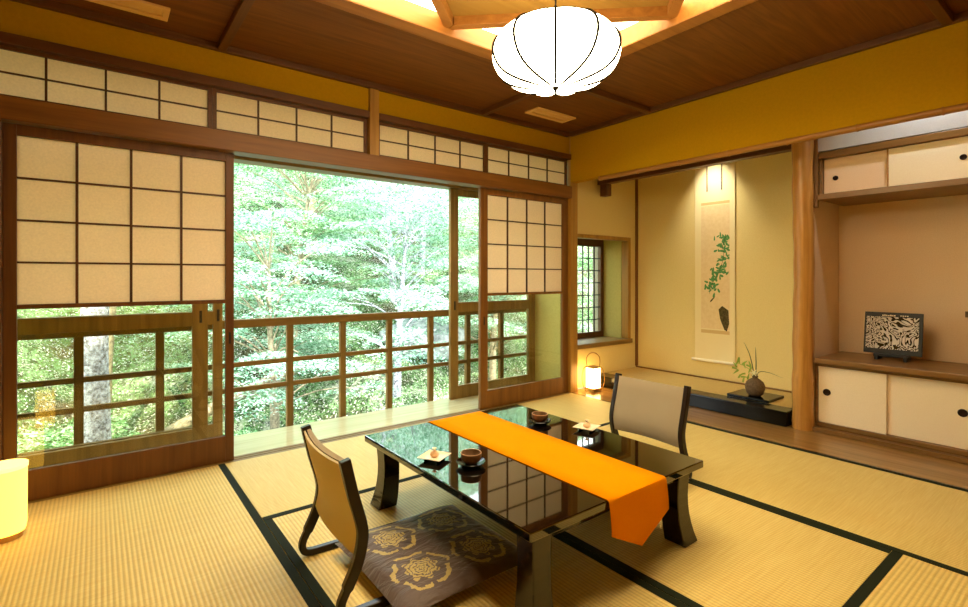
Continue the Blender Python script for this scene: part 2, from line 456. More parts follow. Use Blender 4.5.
# lintel over the alcove, log pillar, lacquered threshold, alcove mat
struct('trim_13', boxes([(4.05, 4.13, 1.545, 3.368, 2.042, 2.16), (4.05, 4.13, 3.25, 3.332, 1.92, 2.041)]), 'dark_y', bevel=.004)
b = bmesh.new()
pts = smooth_pts([(4.062, 1.478, .002), (4.06, 1.48, .6), (4.066, 1.474, 1.2), (4.058, 1.482, 1.8), (4.06, 1.48, 2.45)], 8)
tube(b, pts, [.066+.003*math.sin(i*1.7)+(.003 if i < 6 else 0) for i in range(len(pts))], 24)
struct('trim_14', b, 'pillar', smooth=True)
struct('trim_15', bx(3.985, 4.15, 1.56, 3.366, .002, .112), 'beam', bevel=.006)
struct('floor_alcove_mat', bx(4.152, 4.718, 1.50, 3.366, .01, .108), 'toko_mat')
struct('trim_16', bx(4.70, 4.719, 1.50, 3.366, .109, .122), 'shelf_y')
struct('trim_17', boxes([(4.69, 4.72, 3.352, 3.369, .125, H)]), 'frame_z')
struct('trim_18', bx(4.09, 4.118, 1.396, 1.424, 1.60, 2.10), 'shelf_z', bevel=.003)       # cabinet stile by the pillar
struct('trim_19', bx(4.04, 4.098, .4, 1.41, .003, .03), 'shelf_y')

# ceiling with a square coffer
CX0, CX1, CY0, CY1 = .57, 2.50, .6, 2.40
L = [(-.6, CX0, YN-.1, 3.4, H, H+.05), (CX1, 3.552, YN-.1, 3.4, H, H+.05), (CX0, CX1, CY1, 3.4, H, H+.05), (CX0, CX1, YN-.1, CY0, H, H+.05)]
struct('ceiling', boxes(L), 'ceiling')
struct('ceiling_alcove', boxes([(3.64, 4.92, YN-.1, 3.9, H, H+.05), (-1.4, 3.64, 3.4, 3.98, H, H+.05)]), 'ext_wall')
struct('roof_slab', bx(-1.4, 5.0, -1.1, 4.1, H+.32, H+.42), 'ext_wall')
fw = .085
L = [(CX0-.02, CX0+fw, CY0-.02, CY1+.02, H-.03, H+.2), (CX1-fw, CX1+.02, CY0-.02, CY1+.02, H-.03, H+.2),
     (CX0+fw, CX1-fw, CY0-.02, CY0+fw, H-.03, H+.2), (CX0+fw, CX1-fw, CY1-fw, CY1+.02, H-.03, H+.2)]
struct('trim_20', boxes(L), 'light_x', bevel=.006)
# beams from the coffer corners to the walls
bw = .045
struct('trim_21', boxes([(CX0-.02, CX0-.02+bw, CY1+.022, 3.249, H-.04, H-.001), (CX1+.02-bw, CX1+.02, CY1+.022, 3.249, H-.04, H-.001)]), 'dark_y', bevel=.003)
struct('trim_22', boxes([(CX1+.022, 3.511, CY1+.02-bw, CY1+.02, H-.04, H-.001), (CX1+.022, 3.511, CY0-.02, CY0-.02+bw, H-.04, H-.001)]), 'dark_x', bevel=.003)
struct('trim_23', boxes([(XL, CX0-.022, CY1+.02-bw, CY1+.02, H-.04, H-.001)]), 'dark_x', bevel=.003)
# diamond frame inside the coffer
cx, cy = (CX0+CX1)/2, (CY0+CY1)/2
V = [Vector((cx, CY1-fw*.62, 0)), Vector((CX1-fw*.62, cy, 0)), Vector((cx, CY0+fw*.62, 0)), Vector((CX0+fw*.62, cy, 0))]
b = bmesh.new()
for i in range(4):
    p, q = V[i], V[(i+1)%4]; d = (q-p).normalized(); nrm = Vector((d.y, -d.x, 0))
    if nrm.dot(Vector((cx, cy, 0))-p) < 0: nrm = -nrm
    vs = []
    for z in (H+.012, H+.075):
        vs.append([b.verts.new((*(w).xy, z)) for w in (p, q, q+nrm*.055-d*.055, p+nrm*.055+d*.055)])
    lo, hi = vs
    b.faces.new(lo[::-1]); b.faces.new(hi)
    for k in range(4): b.faces.new((lo[k], lo[(k+1)%4], hi[(k+1)%4], hi[k]))
struct('trim_24', b, 'light_x', bevel=.004)
b = bmesh.new()
vs = [b.verts.new((*(v*.98+Vector((cx, cy, 0))*.02).xy, H+.062)) for v in V]; vt = [b.verts.new((v.co.x, v.co.y, H+.074)) for v in vs]
b.faces.new(vs); b.faces.new(vt[::-1])
for k in range(4): b.faces.new((vs[k], vs[(k+1)%4], vt[(k+1)%4], vt[k]))
struct('ceiling_coffer', b, 'ceiling_panel')
struct('ceiling_light_panel', bx(CX0+fw+.002, CX1-fw-.002, CY0+fw+.002, CY1-fw-.002, H+.078, H+.092), 'panel_glow')
struct('ceiling_coffer_back', bx(CX0, CX1, CY0, CY1, H+.205, H+.25), 'ext_wall')

# outer window head and upper glazing
struct('trim_25', bx(-1.1, 3.55, 3.72, 3.86, 1.90, 1.98), 'sash_x', bevel=.003)
w2 = struct('window_2', boxes([(-1.1, 3.55, 3.77, 3.83, 2.38, H), (-1.1, -.97, 3.77, 3.83, 1.982, 2.38), (.5, .56, 3.77, 3.83, 1.982, 2.38), (1.5, 1.56, 3.77, 3.83, 1.982, 2.38), (2.5, 2.56, 3.77, 3.83, 1.982, 2.38)]), 'sash_x')
struct('glass_pane', bx(-.97, 3.55, 3.795, 3.80, 1.99, 2.375), 'glass', w2)

# ================================================================== TATAMI MATS
def mat(label, x0, x1, y0, y1, axis, ends):
    g = .0015
    x0 += g; x1 -= g; y0 += g; y1 -= g
    t = thing('tatami_mat', label, 'tatami mat', ((x0+x1)/2, (y0+y1)/2, -.05), 'tatami mats covering the room floor')
    obj('rush_cover', bx(x0, x1, y0, y1, -.05, 0), 'tatami_'+axis, t)
    w = .034
    for e in ends:
        if axis == 'x': q = (x0, x1, y0, y0+w) if e == 0 else (x0, x1, y1-w, y1)
        else: q = (x0, x0+w, y0, y1) if e == 0 else (x1-w, x1, y0, y1)
        obj('cloth_border', bx(*q, .0002, .0022), 'binding', t)
    return t
mat('ribbed tatami mat on the left below the left paper screen', XL+.001, .592, .9, 3.278, 'y', (0, 1))
mat('yellow green tatami mat lying lengthwise along the open window', .592, 2.53, 2.40, 3.278, 'x', (0,))
mat('tatami mat under the near chair and its flowered cushion', .592, 1.565, .6, 2.40, 'y', (0, 1))
mat('tatami mat under the table end where the orange cloth hangs', 1.565, 2.53, .6, 2.40, 'y', (0, 1))
mat('half tatami mat in the far corner before the small lit lantern', 2.53, 3.56, 2.40, 3.272, 'x', (0,))
mat('long tatami mat along the alcove floorboard behind the grey chair', 2.53, 3.56, .305, 2.40, 'y', (0, 1))
mat('ribbed tatami mat at the bottom right corner of the photo', .592, 2.53, -.3, .6, 'x', (1,))

# ================================================================== SLIDING SCREENS
def shoji(label, x0, x1, y, pull_side, sl, sr, cols):
    t = thing('shoji_screen', label, 'sliding screen', ((x0+x1)/2, y, 0))
    y0, y1 = y-.015, y+.015
    px0, px1 = x0+sl, x1-sr
    obj('frame', sash_frame(x0, x1, .001, 1.842, y0, y1, sl, sr, .052, .15, ((.943, .965),)), 'dark_z' if pull_side > 0 else 'frame_z', t, .002)
    obj('paper_panel', bx(px0, px1, y+.002, y+.004, .965, 1.79), 'paper', t)
    L = []
    for c in cols: L.append((c-.006, c+.006, y-.009, y+.001, .965, 1.79))
    for i in range(1, 4):
        z = .965+(1.79-.965)*i/4
        L.append((px0, px1, y-.008, y+.0015, z-.005, z+.005))
    obj('lattice', boxes(L), 'lattice', t)
    obj('glass_pane', bx(px0, px1, y+.003, y+.006, .151, .943), 'glass', t)
    xp = x1-sr/2 if pull_side > 0 else x0+sl/2
    obj('finger_pull', bx(xp-.006, xp+.006, y0-.002, y0+.004, .70, .77), 'black', t, .002)
    return t
shoji('left sliding screen with paper upper half and glass lower half', -.361, .648, 3.325, 1, .048, .045, (-.086, .142, .376))
shoji('right sliding screen with paper upper half and glass below beside the alcove', 2.508, 3.553, 3.325, -1, .077, .07, (2.8095, 3.034, 3.2585))

def transom(label, x0, x1):
    y = 3.315
    t = thing('transom_screen', label, 'transom screen', ((x0+x1)/2, y, 1.957), 'paper transom screens above the window')
    obj('frame', sash_frame(x0, x1, 1.957, 2.210, y-.012, y+.012, .022, .022, .018, .018), 'dark_x', t)
    obj('paper_panel', bx(x0+.022, x1-.022, y+.003, y+.005, 1.975, 2.192), 'paper', t)
    L = [(x0+.022, x1-.022, y-.006, y+.002, 2.079, 2.087)]
    for i in range(1, 4):
        x = x0+.022+(x1-x0-.044)*i/4
        L.append((x-.005, x+.005, y-.007, y+.0025, 1.975, 2.192))
    obj('lattice', boxes(L), 'lattice', t)
transom('leftmost paper transom screen, above the left sliding screen', -.465, .530)
transom('second paper transom screen from the left, ending at the short post', .532, 1.503)
transom('third paper transom screen from the left, right after the short post', 1.577, 2.560)
transom('rightmost paper transom screen, above the right sliding screen', 2.562, 3.535)

def sliding_window(label, x0, x1, y, pull, sr=.09):
    t = thing('sliding_window', label, 'sliding window', ((x0+x1)/2, y, 0), 'outer sliding glass windows')
    obj('frame', sash_frame(x0, x1, -.005, 1.898, y-.016, y+.016, .085, sr, .06, .115, ((.78, .87),)), 'sash_z', t, .002)
    obj('upper_glass', bx(x0+.085, x1-sr, y-.002, y+.002, .87, 1.838), 'glass', t)
    obj('lower_glass', bx(x0+.085, x1-sr, y-.002, y+.002, .11, .78), 'glass', t)
    obj('finger_pull', bx(pull-.008, pull+.008, y-.019, y-.012, .80, .88), 'black', t, .002)
sliding_window('right outer sliding window with olive frame, partly behind the right screen', 2.515, 3.555, 3.78, 2.56)
sliding_window('left outer sliding window seen through the glass of the left screen', -1.05, .575, 3.752, .533)
sliding_window('left outer sliding window standing behind another one, only its right edge showing', -1.04, .672, 3.808, .645, .058)

# railing outside
t = thing('veranda_railing', 'brown wooden railing outside the window', 'railing', (1.5, 3.93, -.1))
obj('top_rail', bx(-1.6, 3.75, 3.905, 3.965, .735, .795), 'rail_x', t, .004)
for z in (.455, .275): obj('cross_rail', bx(-1.6, 3.75, 3.918, 3.944, z, z+.034), 'rail_x', t, .002)
obj('bottom_rail', bx(-1.6, 3.75, 3.905, 3.965, -.16, -.06), 'rail_x', t, .004)
x = -1.343
while x < 3.7:
    obj('baluster', bx(x-.024, x+.024, 3.912, 3.952, -.06, .735), 'rail_z', t, .003); x += .4165

# ================================================================== CEILING LAMP
LX, LY = 1.535, 1.5
t = thing('pendant_lantern', 'round lobed paper lantern glowing under the ceiling', 'pendant lamp', (LX, LY, H+.07))
prof = [(.05, 2.165), (.12, 2.16), (.18, 2.145), (.228, 2.12), (.258, 2.085), (.268, 2.048), (.262, 2.012), (.242, 1.975), (.205, 1.944), (.15, 1.922), (.09, 1.908), (.035, 1.902)]
pp = smooth_pts([(r, 0, z) for r, z in prof], 3)
NL = 10; fwd = math.atan2(LY, LX)+PI
b = bmesh.new(); seg = 120; rings = []
for p in pp:
    row = []
    for k in range(seg):
        th = fwd+2*PI*k/seg
        lobe = abs(math.sin(NL*(th-fwd)/2))**.8
        low = max(0, (2.04-p.z)/.14)
        row.append(b.verts.new((LX+(p.x*(1-.015*(1-lobe)))*math.cos(th), LY+(p.x*(1-.015*(1-lobe)))*math.sin(th), p.z+(1-lobe)*.013*low*min(1, p.x/.08)+(-.004*lobe*low*min(1, p.x/.1)))))
    rings.append(row)
for i in range(len(rings)-1):
    for k in range(seg): b.faces.new((rings[i][k], rings[i][(k+1)%seg], rings[i+1][(k+1)%seg], rings[i+1][k]))
b.faces.new(rings[0]); b.faces.new(rings[-1][::-1])
shade = obj('paper_shade', b, 'lantern', t, smooth=True)
for j in range(NL):
    th = fwd+2*PI*j/NL
    b = bmesh.new()
    pts = [(LX+(p.x*.985+.0062)*math.cos(th), LY+(p.x*.985+.0062)*math.sin(th), p.z+.006*max(0, (2.04-p.z)/.14)*min(1, p.x/.08)) for p in pp]
    tube(b, pts, .0052, 8)
    obj('rib', b, 'lantern_rib', t)
b = bmesh.new()
ring = [(LX+.2225*(1-.015*(1-abs(math.sin(NL*(2*PI*k/96-fwd)/2))**.8))*math.cos(2*PI*k/96), LY+.2225*(1-.015*(1-abs(math.sin(NL*(2*PI*k/96-fwd)/2))**.8))*math.sin(2*PI*k/96), 2.123) for k in range(97)]
tube(b, ring, .0036, 6); obj('ring_wire', b, 'lantern_rib', t)
b = bmesh.new(); tube(b, [(LX, LY, 2.16), (LX, LY, H+.07)], .004, 8); obj('cord', b, 'black', t)
b = bmesh.new(); lathe(b, [(0, 1.908), (.014, 1.908), (.014, 1.90), (.006, 1.89), (0, 1.888)], (LX, LY), 16); obj('bottom_cap', b, 'lantern_rib', t, smooth=True)

# ceiling vents
def vent(label, x0, x1, y0, y1):
    t = thing('ceiling_vent', label, 'ceiling vent', ((x0+x1)/2, (y0+y1)/2, H), 'ceiling vents')
    m = .028
    obj('frame', boxes([(x0, x1, y0, y0+m*1.4, H-.014, H-.0005), (x0, x1, y1-m*1.4, y1, H-.014, H-.0005), (x0, x0+m, y0+m*1.4, y1-m*1.4, H-.014, H-.0005), (x1-m, x1, y0+m*1.4, y1-m*1.4, H-.014, H-.0005)]), 'cream_vent', t, .002)
    obj('slat', bx(x0+m, x1-m, (y0+y1)/2-.025, (y0+y1)/2+.025, H-.010, H-.004), 'cream_vent', t, .002)
    obj('backing', bx(x0+m, x1-m, y0+m, y1-m, H-.003, H-.0006), 'shelf_x', t)
vent('cream ceiling vent at the top left above the left screens', -.16, .29, 2.975, 3.12)
vent('cream ceiling vent in the far corner below the lantern', 2.78, 3.225, 2.91, 3.07)

# ================================================================== TABLE
TX0, TX1, TY0, TY1, TZ = 1.02, 2.0, 1.10, 2.275, .336
t = thing('low_table', 'black lacquered low table reflecting the window', 'table', ((TX0+TX1)/2, (TY0+TY1)/2, 0))
b = bx(TX0, TX1, TY0, TY1, TZ-.03, TZ)
obj('tabletop', b, 'lacquer', t, .004)
obj('apron', boxes([(TX0+.06, TX1-.06, TY0+.05, TY0+.08, TZ-.075, TZ-.0305), (TX0+.06, TX1-.06, TY1-.08, TY1-.05, TZ-.075, TZ-.0305),
                    (TX0+.06, TX0+.09, TY0+.08, TY1-.08, TZ-.075, TZ-.0305), (TX1-.09, TX1-.06, TY0+.08, TY1-.08, TZ-.075, TZ-.0305)]), 'lacquer_soft', t, .004)
for sx in (0, 1):
    for sy in (0, 1):
        x = TX0+.092 if sx == 0 else TX1-.092; y = TY0+.082 if sy == 0 else TY1-.082
        ox = -1 if sx == 0 else 1; oy = -1 if sy == 0 else 1
        b = bmesh.new(); rows = []
        for k in range(9):
            q = k/8; z = (TZ-.031)*(1-q)+.0025*q
            fl = .022*q**3 + .008*(1-q)**3; h = .042+.006*q**2-.004*math.sin(PI*q)
            rows.append([b.verts.new((x+ox*fl+h*a, y+oy*fl+h*c, z)) for a, c in ((-1,-1),(1,-1),(1,1),(-1,1))])
        for r0, r1 in zip(rows, rows[1:]):
            for k in range(4): b.faces.new((r0[k], r0[(k+1)%4], r1[(k+1)%4], r1[k]))
        b.faces.new(rows[0]); b.faces.new(rows[-1][::-1])
        obj('leg', b, 'lacquer_soft', t, .004)

# runner: flat over the top, bent over both ends, pointed tips
def runner():
    b = bmesh.new(); x0, x1 = 1.378, 1.716; th = .0025; xm = (x0+x1)/2
    prof = []
    z = TZ+.0012
    hang = .105
    N = 10
    for i in range(N+1): prof.append((TY0-.0065-.012*math.sin(PI*(1-i/N)*.5)*.8, z-.012-hang*(1-i/N)+0.0, 1-i/N))
    prof.append((TY0-.004, z-.003, 0)); prof.append((TY0+.004, z, 0))
    for i in range(1, 25): prof.append((TY0+.004+(TY1-TY0-.008)*i/24, z, 0))
    prof.append((TY1+.004, z-.003, 0))
    for i in range(N+1): prof.append((TY1+.0065+.004*i/N, z-.012-hang*i/N, i/N))
    cols = [x0, x0+(xm-x0)*.5, xm, xm+(x1-xm)*.5, x1]
    top = []
    for (y, zz, q) in prof:
        row = []
        for x in cols:
            f = 1-abs(x-xm)/(xm-x0)            # 1 at the middle: tip hangs lower
            row.append(b.verts.new((x, y, zz-(q*.085*f if q > .0 else 0)+ 0)))
        top.append(row)
    for r0, r1 in zip(top, top[1:]):
        for k in range(len(cols)-1): b.faces.new((r0[k], r0[k+1], r1[k+1], r1[k]))
    o = single('table_runner', b, 'orange', 'bright orange cloth runner draped across the black table', 'table runner', (xm, (TY0+TY1)/2, TZ), smooth=True)
    s = o.modifiers.new('solid', 'SOLIDIFY'); s.thickness = .0022; s.offset = 1
runner()

# ================================================================== CHAIRS
def floor_chair(name, label, loc, front, back):
    """legless chair, sitter looks towards +x, back leans to -x; built round its own origin"""
    t = thing(name, label, 'floor chair', loc, 'legless floor chairs')
    prof = [(-.055, .515), (-.028, .40), (.0, .30), (.004, .245), (-.012, .175), (-.045, .105), (-.066, .060), (-.062, .028), (-.035, .016), (.02, .0145), (.20, .0145), (.43, .0145)]
    W = .225
    for s in (-1, 1):
        pts = smooth_pts([(x, s*W, z) for x, z in prof], 6)
        b = bmesh.new()
        n = len(pts); strip(b, pts, (0, 1, 0), .026, [.036 if i < n*.45 else .026 for i in range(n)])
        obj('side_frame', b, 'chair_frame', t, .004, world=False)
    # padded back between the frames, following the same bend
    bp = smooth_pts([(x, 0, z) for x, z in prof[:5]], 6); bp = bp[1:-2]
    for nm, o0, o1, m in (('back_pad', -.001, .026, front), ('back_cover', -.014, -.0015, back)):
        b = bmesh.new(); rows = []
        n = len(bp)
        for i, p in enumerate(bp):
            d = (bp[min(i+1, n-1)]-bp[max(i-1, 0)]).normalized(); nn = Vector((-d.z, 0, d.x))
            if nn.x < 0: nn = -nn
            e = min(1, min(i, n-1-i)/2.0)
            row = []
            for k in range(11):
                q = -1+2*k/10; w = q*(W-.0145); f = (1-abs(q)**6)*(.4+.6*e)
                curve = -.020*(1-q*q)
                row.append((p+nn*(o0+curve), p+nn*(o0+(o1-o0)*(.5+.5*f)+curve), w))
            rows.append(row)
        A = [[b.verts.new((c[0].x, c[2], c[0].z)) for c in r] for r in rows]; B = [[b.verts.new((c[1].x, c[2], c[1].z)) for c in r] for r in rows]
        for G in (A, B):
            for r0, r1 in zip(G, G[1:]):
                for k in range(10): b.faces.new((r0[k], r0[k+1], r1[k+1], r1[k]))
        for r0, r1 in zip(range(len(A)-1), range(1, len(A))):
            for k in (0, 10): b.faces.new((A[r0][k], A[r1][k], B[r1][k], B[r0][k]))
        for k in range(10):
            b.faces.new((A[0][k], A[0][k+1], B[0][k+1], B[0][k])); b.faces.new((A[-1][k], A[-1][k+1], B[-1][k+1], B[-1][k]))
        obj(nm, b, m, t, smooth=True, world=False)
    obj('seat_board', bx(.10, .42, -W+.014, W-.014, .004, .022), 'chair_frame', t, .004, world=False)
    return t
ch1 = floor_chair('floor_chair', 'brown backed floor chair with dark bent frame left of the table', (.690, 1.765, 0), 'grey_cloth', 'brown_cloth'); ch1.rotation_euler = (0, 0, -.05)
ch2 = dup(ch1, (2.455, 1.695, 0), PI, 'grey padded floor chair facing us on the far side of the table')

def cushion(label, loc, rot=0):
    t = thing('floor_cushion', label, 'floor cushion', loc, 'brocade floor cushions')
    b = bmesh.new(); N = 20; h = .28; g = {}
    for s in (1, -1):
        for i in range(N+1):
            for j in range(N+1):
                u = -1+2*i/N; v = -1+2*j/N
                e = max(0, (1-u**4)*(1-v**4))
                k = 1-.03*(1-abs(v)**3)*abs(u)**6; k2 = 1-.03*(1-abs(u)**3)*abs(v)**6
                edge = i in (0, N) or j in (0, N)
                if edge and s == -1: g[s, i, j] = g[1, i, j]; continue
                g[s, i, j] = b.verts.new((u*h*k, v*h*k2, .026+(s*(.036+.006*math.sin(5*u+2*v)*math.cos(4*v-u))*e**.4 if s > 0 else -.022*e**.25)+.0))
        for i in range(N):
            for j in range(N):
                f = [g[s, i, j], g[s, i+1, j], g[s, i+1, j+1], g[s, i, j+1]]
                b.faces.new(f if s > 0 else f[::-1])
    obj('cover', b, 'brocade', t, smooth=True, world=False)
    b = bmesh.new()
    for q in range(8):
        a = 2*PI*q/8; tube(b, [(0, 0, .055), (.02*math.cos(a), .02*math.sin(a), .0562)], .0012, 5)
    obj('centre_tuft', b, 'binding', t, world=False)
    for sx in (-1, 1):
        for sy in (-1, 1):
            b = bmesh.new()
            for q in range(5): tube(b, [(sx*.262, sy*.262, .026), (sx*(.278+.004*q), sy*(.294-.004*q), .014)], .0012, 5)
            obj('corner_tassel', b, 'binding', t, world=False)
    t.rotation_euler = (0, 0, rot)
    return t
cu1 = cushion('dark flowered floor cushion on the near chair left of the table', (1.02, 1.65, .0225))
cu2 = dup(cu1, (2.17, 1.70, .0225), 0, 'dark floor cushion on the far chair, mostly hidden behind the table')

# ================================================================== TABLE WARE
def bowl_set(loc, lb, ls):
    x, y = loc
    s = bmesh.new()
    lathe(s, [(0, TZ+.001), (.034, TZ+.001), (.036, TZ+.006), (.052, TZ+.012), (.060, TZ+.019), (.058, TZ+.021), (.045, TZ+.014), (.03, TZ+.011), (0, TZ+.011)], loc, 40)
    single('saucer', s, 'beam', ls, 'saucer', (x, y, TZ), 'dark saucers on the table', smooth=True)
    z = TZ+.0125
    t = thing('tea_bowl', lb, 'tea bowl', (x, y, z), 'brown tea bowls on the table')
    b = bmesh.new()
    lathe(b, [(0, z), (.024, z), (.025, z+.004), (.036, z+.010), (.042, z+.022), (.0425, z+.040), (.039, z+.041), (.0375, z+.024), (.03, z+.012), (0, z+.008)], loc, 40)
    obj('body', b, 'bowl', t, smooth=True)
    b = bmesh.new(); tube(b, [(x+.0408*math.cos(2*PI*k/40), y+.0408*math.sin(2*PI*k/40), z+.041) for k in range(41)], .0018, 6)
    obj('rim', b, 'bowl_rim', t, smooth=True)
bowl_set((1.197, 1.643), 'brown tea bowl at the near long edge of the table', 'dark round saucer under the nearer tea bowl')
bowl_set((1.823, 1.894), 'brown tea bowl beyond the orange runner', 'dark round saucer under the tea bowl beyond the runner')

def sweet_dish(loc, rz, ld, lsw):
    x, y = loc
    t = thing('square_dish', ld, 'dish', (x, y, TZ), 'square dishes with sweets')
    R = Matrix.Rotation(rz, 4, 'Z')
    def put(bm): bmesh.ops.transform(bm, matrix=Matrix.Translation((x, y, 0)) @ R, verts=bm.verts); return bm
    b = bmesh.new(); vs = []
    for hh, z in ((.036, TZ+.010), (.052, TZ+.0165), (.053, TZ+.019), (.036, TZ+.013)):
        vs.append([b.verts.new((hh*a, hh*c, z)) for a, c in ((-1,-1),(1,-1),(1,1),(-1,1))])
    for r0, r1 in zip(vs, vs[1:]):
        for k in range(4): b.faces.new((r0[k], r0[(k+1)%4], r1[(k+1)%4], r1[k]))
    b.faces.new(vs[0][::-1]); b.faces.new(vs[-1])
    obj('plate', put(b), 'china', t)
    obj('foot', put(boxes([(-.032, .032, -.032, -.026, TZ+.001, TZ+.010), (-.032, .032, .026, .032, TZ+.001, TZ+.010)])), 'beam', t)
    z = TZ+.0135
    s = thing('wrapped_sweet', lsw, 'sweet', (x, y, z), 'sweets on the square dishes')
    b = bmesh.new()
    lathe(b, [(0, z), (.012, z), (.018, z+.006), (.018, z+.014), (.012, z+.021), (.004, z+.026), (.0, z+.026)], loc, 16)
    obj('bun', b, 'sweet', s, smooth=True)
    b = bmesh.new()
    lathe(b, [(.003, z+.0245), (.004, z+.028), (.010, z+.036), (.008, z+.036), (.002, z+.029), (.0, z+.029)], loc, 10)
    obj('twisted_wrapper', b, 'china', s, smooth=True)
sweet_dish((1.115, 1.790), .5, 'small square cream dish at the near left edge of the table', 'small tan sweet on the dish at the near table edge')
sweet_dish((1.935, 1.675), .3, 'small square cream dish before the far grey chair', 'small wrapped sweet on the dish before the far grey chair')

# ================================================================== LAMPS
def hexa(bm, cx, cy, r, z0, z1, seg=6, rot=0, r1=None):
    r1 = r1 or r
    a = [bm.verts.new((cx+r*math.cos(rot+2*PI*k/seg), cy+r*math.sin(rot+2*PI*k/seg), z0)) for k in range(seg)]
    c = [bm.verts.new((cx+r1*math.cos(rot+2*PI*k/seg), cy+r1*math.sin(rot+2*PI*k/seg), z1)) for k in range(seg)]
    bm.faces.new(a[::-1]); bm.faces.new(c)
    for k in range(seg): bm.faces.new((a[k], a[(k+1)%seg], c[(k+1)%seg], c[k]))
ax, ay = 3.79, 3.20
t = thing('andon_lantern', 'small lit paper lantern with hoop handle on the alcove floor', 'lantern', (ax, ay, .001))
rot = math.atan2(ay, ax)+PI
b = bmesh.new(); hexa(b, ax, ay, .068, .035, .225, 4, rot); obj('paper_shade', b, 'lamp_small', t)
for k in range(4):
    a = rot+PI/2*k
    b = bmesh.new(); tube(b, [(ax+.071*math.cos(a), ay+.071*math.sin(a), .001), (ax+.071*math.cos(a), ay+.071*math.sin(a), .236)], .0035, 6)
    obj('post', b, 'pillar', t)
b = bmesh.new(); hexa(b, ax, ay, .080, .022, .034, 4, rot); obj('base', b, 'pillar', t, .002)
b = bmesh.new(); hexa(b, ax, ay, .080, .226, .236, 4, rot); obj('top_frame', b, 'pillar', t, .002)
b = bmesh.new(); sd = Vector((math.sin(math.atan2(ay, ax)), -math.cos(math.atan2(ay, ax)), 0))
hp = [(-.083, .02), (-.102, .08), (-.105, .15), (-.088, .22), (-.06, .235), (-.064, .28), (-.058, .33), (-.03, .362), (0, .37), (.03, .362), (.058, .33), (.064, .28), (.06, .235), (.088, .22), (.105, .15), (.102, .08), (.083, .02)]
hpts = [Vector((ax, ay, 0))+sd*q+Vector((0, 0, z)) for q, z in hp]
strip(b, smooth_pts(hpts, 4), (math.cos(math.atan2(ay, ax)), math.sin(math.atan2(ay, ax)), 0), .018, .006); obj('hoop_handle', b, 'pillar', t)

lx, ly = -.312, 2.91
t = thing('paper_floor_lamp', 'glowing yellow paper lamp on the mat at the left edge', 'lamp', (lx, ly, .0005))
b = bmesh.new(); lathe(b, [(0, .026), (.066, .026), (.071, .06), (.072, .292), (0, .292)], (lx, ly), 40); obj('paper_shade', b, 'lamp_left', t, smooth=True)
b = bmesh.new(); lathe(b, [(0, .293), (.075, .293), (.075, .308), (0, .308)], (lx, ly), 40); obj('top_rim', b, 'lamp_left_cap', t, smooth=True)
b = bmesh.new(); lathe(b, [(0, .0005), (.060, .0005), (.064, .025), (0, .025)], (lx, ly), 40); obj('base', b, 'pillar', t, smooth=True)

# ================================================================== ALCOVE: scroll, vase, tray
sx = 4.712
t = thing('hanging_scroll', 'tall hanging scroll painted with a green leafy branch', 'hanging scroll', (sx, 2.48, 1.2))
obj('silk_mount', bx(sx-.004, sx-.001, 2.285, 2.68, .30, 2.36), 'scroll', t)
obj('painting', bx(sx-.0055, sx-.0042, 2.335, 2.615, .60, 1.79), 'scroll_paper', t)
for za, zb_ in ((.555, .588), (1.80, 1.825)): obj('border_band', bx(sx-.0056, sx-.0042, 2.335, 2.615, za, zb_), 'border', t)
b = bmesh.new(); tube(b, [(sx-.016, 2.262, .288), (sx-.016, 2.703, .288)], .014, 14); obj('roller', b, 'ivory', t, smooth=True)
b = bmesh.new(); tube(b, [(sx-.010, 2.275, 2.366), (sx-.010, 2.69, 2.366)], .008, 10); obj('top_rod', b, 'pillar', t, smooth=True)
for y in (2.41, 2.555): obj('hanging_ribbon', bx(sx-.0072, sx-.0048, y-.006, y+.006, 1.93, 2.355), 'clay', t)
b = bmesh.new(); tube(b, smooth_pts([(sx-.01, 2.40, 2.374), (sx-.004, 2.48, 2.44), (sx-.01, 2.56, 2.374)], 6), .003, 6); obj('cord', b, 'clay', t)
rnd = random.Random(3)
def blob(bm, y, z, l, w, ang, x, n=6):
    vs = []
    for k in range(n):
        a = 2*PI*k/n; p = l*math.cos(a); q = w*math.sin(a)*(1-.3*math.cos(a))
        vs.append(bm.verts.new((x, y+p*math.cos(ang)-q*math.sin(ang), z+p*math.sin(ang)+q*math.cos(ang))))
    bm.faces.new(vs)
b = bmesh.new()
path = [(2.365, 1.50), (2.40, 1.40), (2.39, 1.28), (2.43, 1.16), (2.50, 1.04), (2.53, .94)]
for i in range(105):
    q = rnd.random()*(len(path)-1); k = int(q); f = q-k
    y = path[k][0]*(1-f)+path[k+1][0]*f+rnd.gauss(0, .038); z = path[k][1]*(1-f)+path[k+1][1]*f+rnd.gauss(0, .030)
    y = min(max(y, 2.348), 2.60)
    blob(b, y, z, rnd.uniform(.016, .028), rnd.uniform(.007, .012), rnd.uniform(0, PI), sx-.0058-.0000006*i)
obj('painted_leaves', b, 'ink_green', t)
b = bmesh.new()
for p, q in zip(path, path[1:]): tube(b, [(sx-.0056, *p), (sx-.0056, *q)], .0018, 5)
b.faces.new([b.verts.new((sx-.0058, y, z)) for y, z in ((2.44, .79), (2.405, .825), (2.345, .785), (2.338, .66), (2.36, .585), (2.385, .60), (2.425, .70))])
blob(b, 2.50, .885, .042, .007, 2.3, sx-.0058)
obj('painted_pot', b, 'ink_dark', t)

